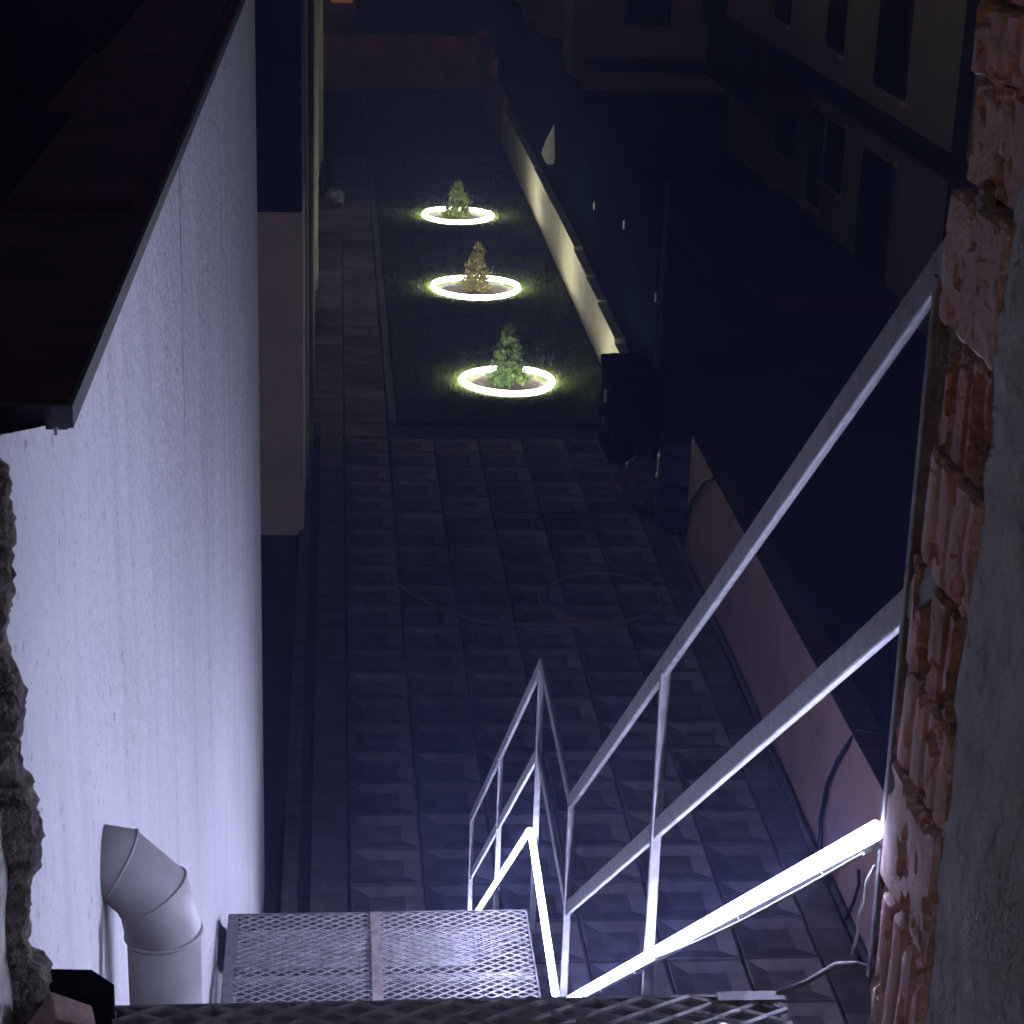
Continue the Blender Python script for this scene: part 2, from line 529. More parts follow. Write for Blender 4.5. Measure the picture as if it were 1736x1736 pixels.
# lumpy mortar between and behind the bricks
def lumpy(name, m, x_of, y0, y1, z0, z1, ny, nz, back, parent):
    vs, fs = [], []
    for j in range(nz + 1):
        for i in range(ny + 1):
            y = y0 + (y1 - y0) * i / ny
            z = z0 + (z1 - z0) * j / nz
            vs.append((x_of(y, z), y, z))
    n0 = len(vs)
    for j in range(nz):
        for i in range(ny):
            a = j * (ny + 1) + i
            fs.append((a, a + 1, a + ny + 2, a + ny + 1))
    for j in range(nz + 1):
        for y in (y0, y1):
            vs.append((back, y, z0 + (z1 - z0) * j / nz))
    for j in range(nz):
        a, b = n0 + 2 * j, n0 + 2 * j + 2
        fs.append((j * (ny + 1), (j + 1) * (ny + 1), b, a))
        fs.append((j * (ny + 1) + ny, a + 1, b + 1, (j + 1) * (ny + 1) + ny))
        fs.append((a, b, b + 1, a + 1))
    return pyobj(name, vs, fs, m, parent, smooth=True)

lumpy('mortar', M['mortar'], lambda y, z: 0.704 + fbm((y, z, 3), 22) * 0.008, 1.985, 2.165, 4.2, 6.2, 24, 150, 1.0, wallop)
# render on the inner half of the reveal, nearer to the camera
def reveal_x(y, z):
    t = max(0.0, min(1.0, (1.985 - y) / 0.06))
    return 0.687 - 0.006 * t + fbm((y * 0.8, z, 11), 5) * 0.008 + fbm((y, z, 5), 28) * 0.004 * (1.2 - t * 0.5)
lumpy('plaster', M['plaster'], reveal_x, 1.0, 1.983, 4.2, 6.3, 60, 130, 1.0, wallop)
boxo('masonry', M['plaster'], wallop, 0.975, 2.6, 1.05, 2.14, 4.2, 7.2)

# left side: a ragged edge of old mortar
ledge = [(4.30, -0.342), (4.574, -0.342), (4.650, -0.338), (4.668, -0.343), (4.672, -0.358), (4.686, -0.359), (4.734, -0.359), (4.760, -0.356),
         (4.781, -0.354), (4.805, -0.343), (4.843, -0.341), (4.880, -0.343), (4.905, -0.347), (4.912, -0.360), (4.96, -0.358),
         (5.010, -0.351), (5.031, -0.353), (5.060, -0.364), (5.075, -0.367), (5.120, -0.362), (5.150, -0.355), (5.25, -0.352),
         (5.275, -0.352), (5.285, -0.364), (5.315, -0.368), (5.335, -0.39), (5.40, -0.42), (5.8, -0.44), (6.3, -0.45)]
def left_x(y, z):
    e = abs(y - 2.10) / 0.05
    zz = z + fbm((y, 0, 1), 30) * 0.01
    x = interp(ledge, zz) - 0.010 * max(0.0, e - 0.4)
    return x + fbm((y, z, 7), 30) * 0.006 + fbm((y, z, 2), 75) * 0.006
lumpy('rough_mortar_edge', M['mortar_d'], left_x, 2.085, 2.135, 4.3, 6.3, 12, 420, -0.62, wallop)
lumpy('pale_plaster_edge', M['plaster_l'], lambda y, z: interp(ledge, z) * 0.2 - 0.8 * 0.385 + fbm((y, z, 17), 20) * 0.006, 1.2, 2.083, 4.2, 6.3, 30, 90, -0.6, wallop)
boxo('masonry', M['plaster'], wallop, -2.4, -0.58, 1.25, 2.10, 4.2, 7.2)
# floor slab of the opening
boxo('threshold', M['plaster'], wallop, -0.8, 0.95, 1.0, 1.90, 4.30, 4.565)

# loose brick fragment and dark offcut lying at the foot of the left side
bm = bmesh.new()
box(bm, -0.03, 0.03, -0.022, 0.022, -0.03, 0.03, bevel=0.004)
for v in bm.verts: v.co += Vector((fbm(v.co, 30), fbm(v.co + Vector((3, 0, 0)), 30), fbm(v.co + Vector((0, 3, 0)), 30))) * 0.005
frag = obj('brick_fragment', bm, M['brick2'])
frag.location = (-0.318, 2.055, 4.612)
frag.rotation_euler = (0.2, 0.55, 0.3)
tag(frag, 'small red brick fragment lying at the foot of the ragged left edge', 'brick')
bm = bmesh.new()
v = [(-0.345, 2.15), (-0.293, 2.15), (-0.264, 2.13), (-0.264, 2.10), (-0.345, 2.10)]
lo = [bm.verts.new((x, y, 4.545)) for x, y in v]
hi = [bm.verts.new((x, y, 4.632 - 0.30 * max(0, x + 0.30))) for x, y in v]
bm.faces.new(lo[::-1]); bm.faces.new(hi)
for k in range(5): bm.faces.new((lo[k], lo[(k + 1) % 5], hi[(k + 1) % 5], hi[k]))
tag(obj('metal_offcut', bm, M['dark']), 'dark sloping sheet metal piece beside the top grating, left corner', 'metal sheet')

# ------------------------------------------------------------------ white house on the left
house = thing('white_house', 'tall white stucco house wall with dark maroon roof edge at left', 'house')
WX, WY = -0.400, 10.35
# face grid so that the surface is not perfectly flat
vs, fs = [], []
NY, NZ = 90, 60
for j in range(NZ + 1):
    for i in range(NY + 1):
        y = 2.14 + (WY - 2.14) * i / NY
        z = -0.05 + 5.20 * j / NZ
        d = fbm((0, y, z), 0.9) * 0.006 + fbm((4, y, z), 3.5) * 0.0025
        d *= min(1.0, (WY - y) / 1.5)
        if j == NZ: z += max(0.0, 2.69 - y) * 0.28
        vs.append((WX + d, y, z))
for j in range(NZ):
    for i in range(NY):
        a = j * (NY + 1) + i
        fs.append((a, a + 1, a + NY + 2, a + NY + 1))
k0 = len(vs)
for (x, y) in ((WX - 0.24, WY), (WX - 0.24, 2.14)):
    vs.append((x, y, -0.05)); vs.append((x, y, 5.15))
cA = [len(vs) + j for j in range(NZ + 1)]
for j in range(NZ + 1): vs.append(vs[j * (NY + 1) + NY])
cB = [j * (NY + 1) for j in range(NZ + 1)]
fs.append(tuple(cA) + (k0 + 1, k0))
fs.append(tuple(cB[::-1]) + (k0 + 2, k0 + 3))
fs.append((k0, k0 + 1, k0 + 3, k0 + 2))
wo = pyobj('wall', vs, fs, M['stucco'], house, smooth=True)
for p in wo.data.polygons[-3:]: p.use_smooth = False
roof = boxo('roof', M['roof'], house, -0.66, -0.366, 2.70, 10.5, 5.150, 5.180, bevel=0.003)
boxo('fascia', M['fascia'], roof, -0.366, -0.358, 2.692, 10.5, 5.146, 5.178)
boxo('fascia', M['fascia'], roof, -0.66, -0.366, 2.691, 2.699, 5.144, 5.179)
# drip edge nib
boxo('drip_nib', M['plaster_l'], roof, -0.384, -0.379, 2.684, 2.690, 5.138, 5.149)
for (y0, y1, x0) in ((4.0, 5.2, -0.64), (5.2, 6.2, -0.72), (6.2, 8.0, -0.70), (8.0, 10.5, -0.9)):
    boxo('roof_tile', M['roof'], roof, x0, -0.40, y0, y1 - 0.01, 5.182, 5.200 + rnd.uniform(0, .006), bevel=0.004)
boxo('lower_roof', M['dark'], house, -9.5, -0.662, 2.6, 46.0, 4.55, 4.70, bevel=0.02)
# ------------------------------------------------------------------ drain pipe coming out of the wall
pipe = thing('drain_pipe', 'pale grey plastic drain pipe with segmented elbow leaving the white wall', 'pipe')
PYc, PR = 3.16, 0.067
arc = []
cx, cz, br = -0.425, 4.085, 0.122
path = [(-0.46, PYc, 4.207), (-0.425, PYc, 4.207)]
knots = [0, 30, 60, 90]
for a in knots:
    path.append((cx + br * math.sin(math.radians(a)), PYc, cz + br * math.cos(math.radians(a))))
def seg_tube(name, p0, p1, r0, r1, ext=0.0):
    p0, p1 = Vector(p0), Vector(p1)
    d = (p1 - p0).normalized()
    return tubeo(name, M['pvc'], pipe, [p0 - d * ext, p1 + d * ext], [r0, r1], 40)
bm = bmesh.new()
A = Vector((-0.46, PYc, 4.212)); B = Vector((-0.375, PYc, 4.198)); C2 = Vector((-0.318, PYc, 4.140)); D = Vector((-0.301, PYc, 4.060))
tube(bm, [A, B, C2, D], PR, 44)
obj('elbow', bm, M['pvc'], pipe, smooth=True)
tubeo('pipe', M['pvc'], pipe, [(-0.301, PYc, 4.075), (-0.300, PYc, 3.4), (-0.300, PYc, 0.0)], [PR * 0.965] * 3, 44)
def rib(c, n, r, t):
    n = Vector(n).normalized()
    s = Vector((0, 1, 0)); u = n.cross(s)
    pts = [Vector(c) + (s * math.cos(a) + u * math.sin(a)) * r for a in [2 * math.pi * k / 48 for k in range(48)]]
    return tubeo('collar', M['pvc'], pipe, pts, t, 8, closed=True)
rib(B, (0.85, 0, -0.5), PR * 1.0, 0.0028)
rib(C2, (0.5, 0, -0.86), PR * 1.0, 0.0030)
rib(D, (0.05, 0, -1), PR * 0.985, 0.0042)

# ------------------------------------------------------------------ steel stair
stair = thing('steel_staircase', 'galvanised steel staircase with expanded metal treads, landing and side railing', 'staircase')
XL, XR, RX = -0.362, 0.668, 0.692

def expanded(name, x0, x1, y0, y1, z, L, S, wd, th, parent, m, fill=None):
    vs, fs = [], []
    nx = int(round((x1 - x0) / (L / 2)))
    ny = int(round((y1 - y0) / (S / 2)))
    lx = (x1 - x0) / nx
    sy = (y1 - y0) / ny
    def seg(a, b, up):
        d = Vector((b[0] - a[0], b[1] - a[1], 0)).normalized()
        s = Vector((-d.y, d.x, 0)) * wd / 2
        base = len(vs)
        for p in (a, b):
            P = Vector((p[0], p[1], z))
            for (i, zz) in ((-1, -th), (1, -th * 0.4), (1, th), (-1, th * 0.4)):
                q = P + s * i
                vs.append((q.x, q.y, q.z + zz))
        for (i, j) in ((0, 1), (1, 2), (2, 3), (3, 0)):
            fs.append((base + i, base + j, base + 4 + j, base + 4 + i))
    for j in range(ny):
        for i in range(nx):
            ya = y0 + (j + 0.5) * sy + (sy / 2 if (i + j) % 2 else -sy / 2) * 0.96
            yb = y0 + (j + 0.5) * sy + (sy / 2 if (i + 1 + j) % 2 else -sy / 2) * 0.96
            seg((x0 + i * lx, ya), (x0 + (i + 1) * lx, yb), 1)
    return pyobj(name, vs, fs, m, parent)

# top platform at the opening
top = boxo('top_platform', M['galv'], stair, -0.262, 0.553, 2.118, 2.124, 4.560, 4.596)
expanded('grating', -0.262, 0.553, 1.78, 2.117, 4.597, 0.058, 0.030, 0.0045, 0.0028, top, M['mesh'])
boxo('frame_bar', M['galv'], top, -0.262, 0.553, 1.78, 1.786, 4.560, 4.592)
boxo('frame_bar', M['galv'], top, 0.545, 0.551, 1.787, 2.117, 4.560, 4.590)
boxo('frame_bar', M['galv'], top, -0.260, -0.254, 1.787, 2.117, 4.560, 4.590)
boxo('corner_plate', M['galv'], top, 0.47, 0.553, 2.098, 2.117, 4.6005, 4.6035)

# landing
YN, YF, ZL = 5.20, 6.135, 2.30
land = boxo('landing', M['galv'], stair, XL, XR, YF - 0.006, YF, ZL - 0.06, ZL + 0.003)
boxo('frame_bar', M['galv'], land, XL, XR, YN, YN + 0.006, ZL - 0.06, ZL + 0.002)
boxo('frame_bar', M['galv'], land, XR - 0.006, XR, YN + 0.007, YF - 0.007, ZL - 0.06, ZL + 0.004)
boxo('frame_bar', M['galv'], land, XL, XL + 0.035, YN + 0.007, YF - 0.007, ZL - 0.004, ZL + 0.005)
expanded('grating', XL + 0.036, XR - 0.007, YN + 0.007, YF - 0.007, ZL, 0.050, 0.031, 0.0040, 0.0022, land, M['mesh'])
boxo('support_plate', M['mesh'], land, XL, XR - 0.2, 5.80, 5.96, ZL - 0.012, ZL - 0.006)
boxo('support_bar', M['mesh'], land, XL, XR - 0.01, 5.715, 5.755, ZL - 0.040, ZL - 0.005)
boxo('flat_bar', M['rust'], land, 0.124, 0.160, YN + 0.01, YF - 0.008, ZL + 0.0035, ZL + 0.0075)
for x in (XL + 0.05, XR - 0.05):
    for y in (YN + 0.08, YF - 0.08):
        baro('leg', M['galv'], land, (x, y, -0.04), (x, y, ZL - 0.062), 0.05, 0.05, bevel=0.003)

# treads
def flight(y_top, z_top, y_bot, z_bot, n, x0, x1):
    rise = (z_top - z_bot) / n
    go = (y_bot - y_top) / n
    for i in range(1, n):
        y0 = y_top + (i - 1) * go
        z = z_top - i * rise
        t = boxo('tread', M['galv'], stair, x0, x1, y0 + go - 0.006, y0 + go, z - 0.03, z + 0.003)
        expanded('grating', x0, x1, y0 + 0.002, y0 + go - 0.007, z, 0.058, 0.030, 0.0045, 0.0025, t, M['mesh'])
        boxo('frame_bar', M['galv'], t, x0, x1, y0 - 0.006, y0, z - 0.03, z + 0.002)
flight(2.13, 4.58, YN, ZL, 12, -0.19, 0.545)
flight(YF + 0.008, ZL, 9.25, 0.0, 12, XL + 0.03, 0.655)
baro('stringer', M['galv'], stair, (0.552, 2.15, 4.42), (0.552, YN, ZL - 0.10), 0.008, 0.16)
baro('stringer', M['galv'], stair, (-0.200, 2.15, 4.47), (-0.200, YN, ZL - 0.08), 0.008, 0.16)
baro('stringer', M['galv'], stair, (0.664, YF + .01, ZL - 0.10), (0.664, 9.22, 0.02), 0.008, 0.16)
baro('stringer', M['galv'], stair, (XL + 0.022, YF + .01, ZL - 0.10), (XL + 0.022, 9.22, 0.02), 0.008, 0.16)

# railing
rail = bpy.data.objects.new('railing', None); col.objects.link(rail); rail.parent = stair
tops = [(2.08, 5.602), (5.26, 3.190), (6.165, 3.225), (9.16, 1.005)]
mids = [(2.08, 5.180), (5.235, 2.845), (6.17, 2.893), (9.02, 0.765)]
bots = [(2.10, 4.838), (5.25, 2.475), (6.165, 2.583), (9.05, 0.415)]
def chain(tab, wd, hg, name):
    for (a, b) in zip(tab, tab[1:]):
        baro(name, M['galv'], rail, (RX, a[0], a[1]), (RX, b[0], b[1]), wd, hg, up=(0, 0, 1), bevel=0.004)
chain(tops, 0.014, 0.044, 'top_rail')
chain(mids, 0.012, 0.042, 'middle_rail')
def line(tab, y): return interp(tab, y)
for (y, zb) in ((2.205, 4.57), (3.83, 3.10), (5.235, 2.20), (6.165, 2.20), (7.56, 1.10), (9.04, 0.0)):
    lean = 0.012
    baro('post', M['galv'], rail, (RX + 0.001, y - lean, zb), (RX + 0.001, y + lean, line(tops, y) - 0.021), 0.022, 0.016, up=(0, 1, 0), bevel=0.003)

# LED strips clipped along the bottom rail, their faces turned up and towards the stair
def led(name, label, a, b):
    a = (a[0] - 0.016, a[1], a[2] - 0.008); b = (b[0] - 0.016, b[1], b[2] - 0.008)
    t = thing(name, label, 'LED strip', 'LED strips along the stair railing')
    a, b = Vector(a), Vector(b)
    nrm = Vector((-0.5, 0, 0.86))
    d = (b - a).normalized()
    nrm = (nrm - d * nrm.dot(d)).normalized()
    a = a - nrm * 0.029; b = b - nrm * 0.029
    bm = bmesh.new()
    bar(bm, a + nrm * 0.013, b + nrm * 0.013, 0.018, 0.007, up=nrm)
    obj('channel', bm, M['galv'], t)
    bm = bmesh.new()
    tube(bm, [a + nrm * 0.030, b + nrm * 0.030], 0.0098, 8)
    obj('diffuser', bm, M['led'], t, smooth=True)
    n = max(2, int((b - a).length / 0.55))
    for i in range(n):
        p = a + (b - a) * ((i + 0.5) / n)
        bm = bmesh.new()
        bar(bm, p - d * 0.003 + nrm * 0.014, p + d * 0.003 + nrm * 0.014, 0.021, 0.011, up=nrm)
        obj('clip', bm, M['wire'], t)
    return t
led('led_strip', 'bright white LED strip on the near sloping railing beside the broken bricks', (RX, 2.20, 4.79), (RX, 5.16, 2.57))
led('led_strip', 'bright white LED strip along the short level landing railing', (RX, 5.30, 2.515), (RX, 6.13, 2.60))
led('led_strip', 'bright white LED strip on the far railing descending beyond the landing', (RX, 6.20, 2.585), (RX, 9.0, 0.475))

# white cable hanging from the LED strip and a bent rod
tag(tubeo('power_cable', M['wire'], None, [(0.692, 2.243, 4.705), (0.684, 2.245, 4.679), (0.685, 2.246, 4.648),
    (0.680, 2.249, 4.623), (0.681, 2.251, 4.597), (0.677, 2.253, 4.566)], 0.0022, 8), 'thin white power cable hanging down the brick edge from the LED strip', 'cable')
pts = []
for i in range(15):
    t = i / 14
    y = 2.22 + t * 1.45
    pts.append((0.668, y, 4.735 - t * 1.075 - 0.012 * math.sin(t * math.pi)))
tag(tubeo('strip_cable', M['wire'], None, pts, 0.0022, 8), 'thin pale cable sagging just below the near LED strip', 'cable')
tag(tubeo('bent_rod', M['galv'], None, [(0.545, 2.11, 4.602), (0.585, 2.125, 4.610), (0.622, 2.135, 4.628), (0.660, 2.18, 4.600), (0.690, 2.22, 4.568)], 0.0035, 10),
    'thin bent metal rod between the top grating corner and the brick wall', 'rod')

# ------------------------------------------------------------------ building further back on the left
side = thing('side_building', 'grey and navy side building along the walkway behind the white house', 'building')
boxo('lower_wall', M['grey_wall'], side, -3.2, -0.262, 16.09, 41.5, -0.05, 2.71)
boxo('upper_wall', M['navy_wall'], side, -3.2, -0.266, 16.094, 41.5, 2.712, 6.2)
boxo('pilaster', M['ochre_wall'], side, -0.261, -0.236, 17.4, 17.62, -0.03, 6.2, bevel=0.006)
boxo('pilaster', M['ochre_wall'], side, -0.261, -0.215, 24.6, 25.0, -0.03, 6.2, bevel=0.006)
boxo('pilaster', M['ochre_wall'], side, -0.261, -0.20, 33.0, 33.5, -0.03, 6.2, bevel=0.006)
tubeo('downpipe', M['conduit'], side, [(-0.235, 19.7, 0.0), (-0.235, 19.7, 6.2)], 0.03, 16)
for y in (20.6, 27.2):
    d = boxo('door', M['ochre_wall'], side, -0.261, -0.249, y, y + 1.0, 0.02, 2.1)
    boxo('door_frame', M['cream'], d, -0.261, -0.240, y - 0.07, y - 0.002, 0.0, 2.2)
    boxo('door_frame', M['cream'], d, -0.261, -0.240, y + 1.002, y + 1.07, 0.0, 2.2)
    boxo('handle', M['galv'], d, -0.2485, -0.215, y + 0.08, y + 0.11, 1.0, 1.12)

# crumpled pale cloth / bag on the walkway by the wall
def crumple(name, m, c, s, seed, label, cat, sub=4, amp=0.25):
    bm = bmesh.new()
    bmesh.ops.create_icosphere(bm, subdivisions=sub, radius=1.0)
    for v in bm.verts:
        k = 1 + fbm(v.co + Vector((seed, 0, 0)), 1.6) * amp * 1.6 + fbm(v.co + Vector((0, seed, 0)), 4.5) * amp * 0.6
        v.co = Vector((v.co.x * s[0] * k, v.co.y * s[1] * k, max(-0.98, v.co.z) * s[2] * k))
    o = obj(name, bm, m, None, smooth=True)
    o.location = c
    return tag(o, label, cat)
crumple('plastic_bag', M['conduit'], (-0.02, 29.9, 0.13), (0.13, 0.12, 0.13), 3.0, 'crumpled grey bag lying on the walkway by the ochre wall', 'bag')
crumple('plastic_bag', M['dark'], (-0.12, 30.6, 0.28), (0.12, 0.14, 0.28), 6.0, 'dark upright bag behind the grey bag on the walkway', 'bag')

# ------------------------------------------------------------------ garden walls on the right and at the back
gw = thing('salmon_garden_wall', 'salmon pink rendered garden wall beside the paved yard', 'garden wall')
y = 6.6
for (a, b) in ((6.6, 10.12), (10.13, 15.62)):
    boxo('wall_panel', M['terracotta'], gw, 2.915, 3.07, a, b, -0.05, 1.00)
boxo('dark_wall_top', M['bld_dark'], gw, 2.912, 3.085, 6.6, 15.62, 1.003, 1.018, bevel=0.003)  # added dark strip, its colour stands in for the unlit wall top
fw = thing('cream_garden_wall', 'low cream garden wall running along the lawn lit by the ring lights', 'garden wall')
y = 19.1; i = 0
while y < 35.6:
    L = 1.3 + 0.25 * math.sin(i * 2.1)
    h = 0.50 + 0.16 * min(1, (y - 19.1) / 5) + 0.01 * math.sin(i * 1.7)
    p = boxo('wall_panel', M['cream'], fw, 2.915, 3.03, y, min(y + L - 0.012, 35.6), -0.05, h, bevel=0.008)
    p.rotation_euler = (0, 0, 0)
    y += L; i += 1
ow = thing('orange_garden_wall', 'dim orange low wall closing the far end of the lawn', 'garden wall')
boxo('wall_panel', M['orange'], ow, 2.912, 3.05, 35.62, 38.6, -0.05, 0.72, bevel=0.01)
boxo('wall_panel', M['orange'], ow, 2.912, 3.05, 38.61, 41.69, -0.05, 1.10, bevel=0.01)
boxo('wall_panel', M['orange'], ow, -0.26, 3.05, 42.01, 42.16, -0.05, 1.08, bevel=0.01)
boxo('pier', M['orange'], ow, 2.86, 3.10, 41.7, 42.0, -0.05, 1.25, bevel=0.01)
sh = boxo('orange_shed', M['orange'], None, -0.26, 0.42, 44.5, 46.0, -0.05, 2.6, bevel=0.02)
M['glow_patch'] = mat('glow_patch', (0.3, 0.12, 0.05), emit=(1.0, 0.36, 0.14), estr=0.10)
boxo('glow_patch', M['glow_patch'], sh, -0.10, 0.36, 44.485, 44.498, 1.45, 2.3)  # added glowing patch, stands in for street light on the shed wall
tag(sh, 'small orange lean-to building standing behind the far garden wall', 'shed')

# conduit lying along the salmon wall and black cables looped over it
tag(tubeo('conduit', M['conduit'], None, [(2.885 + 0.012 * math.sin(k * 0.9), 8.2 + k * 0.55, 0.02) for k in range(15)], 0.024, 10),
    'dark plastic conduit lying on the paving along the foot of the salmon wall', 'conduit')
tag(tubeo('black_cable', M['black'], None, [(2.90, 15.62, 0.10), (2.895, 15.55, 0.25), (2.893, 15.35, 0.52), (2.893, 15.1, 0.70), (2.893, 14.8, 0.90), (2.895, 14.6, 0.99), (2.93, 14.45, 1.04), (3.06, 14.35, 1.03), (3.10, 14.3, 0.6)], 0.016, 8),
    'black cable bent over the far end of the salmon wall', 'cable')
tag(tubeo('black_cable', M['black'], None, [(3.10, 9.9, 0.6), (3.07, 10.05, 1.035), (2.94, 10.1, 1.04), (2.895, 10.13, 0.93), (2.892, 10.3, 0.74), (2.89, 10.46, 0.5), (2.89, 10.52, 0.25), (2.885, 10.45, 0.06), (2.87, 10.1, 0.03)], 0.014, 8),
    'black cable draped down the near face of the salmon wall above the LED strip', 'cable')
tag(tubeo('black_cable', M['black'], None, [(2.88, 9.62, 0.42), (2.885, 9.60, 0.34), (2.885, 9.66, 0.2), (2.87, 9.74, 0.03)], 0.010, 8),
    'short black cable end by the near foot of the salmon wall', 'cable')

# hose left in loops on the paving
def hose(pts, label):
    tag(tubeo('garden_hose', M['hose'], None, pts, 0.013, 8), label, 'hose')
pts = []
for k in range(70):
    a = k / 70 * 2 * math.pi * 1.35 + 2.6
    rr = 0.47 + 0.03 * math.sin(k * 0.21)
    pts.append((2.08 + rr * math.cos(a), 14.52 + rr * 1.05 * math.sin(a), 0.018 + 0.0004 * k))
hose(pts, 'brown garden hose lying in a round loop near the salmon wall')
hose([(0.44 + 0.10 * t + 0.006 * t * t, 14.95 - 0.95 * math.sin(min(1, t / 6) * 1.35), 0.018) for t in [k * 0.4 for k in range(26)]], 'brown garden hose curving loosely across the middle of the paving')

# ------------------------------------------------------------------ things standing in the gap between the walls
bb = thing('covered_barbecue', 'dark covered box standing against the end of the cream wall', 'covered box')
bm = bmesh.new()
box(bm, 2.55, 3.02, 17.85, 18.7, 0.0, 0.86, bevel=0.03)
bmesh.ops.subdivide_edges(bm, edges=bm.edges[:], cuts=3, use_grid_fill=True)
for v in bm.verts: v.co += Vector((fbm(v.co, 4), fbm(v.co + Vector((5, 0, 0)), 4), 0)) * 0.035
obj('cover', bm, M['dark'], bb, smooth=True)
boxo('glint_strip', M['cloth'], bb, 2.49, 2.512, 17.90, 17.925, 0.60, 0.72)  # pale strip added in place of a small glint on the box
boxo('glint_strip', M['conduit'], bb, 2.49, 2.512, 17.90, 17.925, 0.38, 0.47)
dr = thing('blue_drum', 'dark blue plastic drum in front of the salmon wall end', 'drum')
bm = bmesh.new()
prof = [(0.0, 0.0), (0.235, 0.0), (0.25, 0.03), (0.25, 0.2), (0.262, 0.215), (0.25, 0.23), (0.25, 0.42), (0.262, 0.435), (0.25, 0.45), (0.25, 0.62), (0.235, 0.66), (0.0, 0.66)]
prev = None
for (r, z) in prof:
    ring = [bm.verts.new((max(r, .001) * math.cos(2 * math.pi * k / 28), max(r, .001) * math.sin(2 * math.pi * k / 28), z)) for k in range(28)]
    if prev:
        for k in range(28): bm.faces.new((prev[k], prev[(k + 1) % 28], ring[(k + 1) % 28], ring[k]))
    prev = ring
o = obj('body', bm, M['drum'], dr, smooth=True)
bm = bmesh.new(); box(bm, -0.03, 0.03, -0.03, 0.03, 0.661, 0.69, bevel=0.008); obj('cap', bm, M['black'], dr)
dr.location = (3.00, 16.25, 0.0)
crumple('cloth_pile', M['conduit'], (2.72, 16.95, 0.16), (0.20, 0.24, 0.19), 9.0, 'greyish crumpled cover lying beside the blue drum', 'cover', amp=0.3)

# ------------------------------------------------------------------ shade net fence behind the cream wall
nf = thing('net_fence', 'dark green shade net fence standing behind the cream garden wall', 'fence')
vs, fs = [], []
n = 120
for i in range(n + 1):
    y = 19.2 + i * 0.18
    for j in range(9):
        z = 0.0 + j * 0.30
        vs.append((3.12 + 0.03 * math.sin(y * 2.3 + j * 0.3) + fbm((y, z, 2), 1.2) * 0.05, y, z + 0.004 * j * math.sin(y * 1.1)))
for i in range(n):
    for j in range(8):
        a = i * 9 + j
        fs.append((a, a + 9, a + 10, a + 1))
o = pyobj('net', vs, fs, M['net'], nf, smooth=True)
sm = o.modifiers.new('thickness', 'SOLIDIFY'); sm.thickness = 0.004
for k in range(10):
    y = 19.3 + k * 2.35
    tubeo('post', M['conduit'], nf, [(3.20, y, -0.05), (3.20, y, 2.4)], 0.022, 10)
for (y, z) in ((20.9, 1.60), (18.55, 1.40), (23.4, 1.3)):
    boxo('glint_clip', M['wire'], nf, 3.02, 3.035, y, y + 0.02, z, z + 0.09)  # white pieces added to draw the small glints along the net
bm = bmesh.new()
pr = [(0, 0.55), (-0.03, 0.48), (-0.09, 0.36), (-0.14, 0.20), (-0.15, 0.14), (-0.10, 0.03), (-0.05, 0.0), (0.02, 0.01), (0.03, 0.12), (0.02, 0.3)]
lo = [bm.verts.new((px, 0.0 + 0.02 * math.sin(pz * 9), pz)) for px, pz in pr]
hi = [bm.verts.new((px, 0.05 + 0.02 * math.sin(pz * 9), pz)) for px, pz in pr]
bm.faces.new(lo[::-1]); bm.faces.new(hi)
for k in range(len(pr)): bm.faces.new((lo[k], lo[(k + 1) % len(pr)], hi[(k + 1) % len(pr)], hi[k]))
fl = obj('hanging_cloth', bm, M['cloth'])
fl.location = (3.00, 27.9, 1.02)
tag(fl, 'small pale drop-shaped cloth hanging on the dark net fence', 'cloth')

# ------------------------------------------------------------------ neighbouring buildings
nb = thing('cream_apartment_building', 'dim cream two storey building at upper right behind the brick edge', 'building')
boxo('lower_wall', M['bld_cream'], nb, 7.0, 13.0, 21.9, 36.0, -0.05, 1.93)
boxo('upper_wall', M['bld_cream'], nb, 7.0, 13.0, 21.9, 36.0, 2.17, 6.0)
boxo('floor_band', M['bld_dark'], nb, 6.86, 13.0, 21.8, 36.0, 1.931, 2.169, bevel=0.01)
boxo('roof', M['bld_dark'], nb, 6.7, 13.2, 21.7, 36.2, 6.002, 6.2)
def window(parent, y0, y1, z0, z1, x=7.0):
    f = boxo('window', M['bld_dark'], parent, x - 0.03, x - 0.002, y0, y1, z0, z1)
    boxo('pane', M['glass'], f, x - 0.038, x - 0.031, y0 + 0.06, (y0 + y1) / 2 - 0.02, z0 + 0.06, z1 - 0.06)
    boxo('sill', M['bld_cream'], f, x - 0.09, x - 0.002, y0 - 0.08, y1 + 0.08, z0 - 0.07, z0 - 0.003)
    boxo('lintel', M['bld_cream'], f, x - 0.05, x - 0.002, y0 - 0.08, y1 + 0.08, z1 + 0.003, z1 + 0.09)
    boxo('pane', M['glass'], f, x - 0.038, x - 0.031, (y0 + y1) / 2 + 0.02, y1 - 0.06, z0 + 0.06, z1 - 0.06)
for (a, b, c, d) in ((24.85, 26.4, -0.02, 1.62), (27.5, 28.5, 0.75, 1.66), (28.75, 29.5, 0.3, 1.66), (30.6, 31.9, 0.65, 1.4),
                     (24.7, 26.2, 2.45, 4.6), (28.0, 29.0, 2.6, 4.4), (31.5, 32.6, 2.6, 4.4)):
    window(nb, a, b, c, d)
tubeo('downpipe', M['bld_dark'], nb, [(6.93, 22.1, 0), (6.93, 22.1, 6.0)], 0.09, 12)
bal = boxo('balcony', M['bld_dark'], nb, 6.1, 6.855, 29.2, 33.6, 1.55, 1.93)
boxo('parapet', M['bld_dark'], bal, 6.1, 6.2, 29.2, 33.6, 1.932, 2.6)
pb = thing('pink_building', 'dim reddish building with dark windows at the top of the picture', 'building')
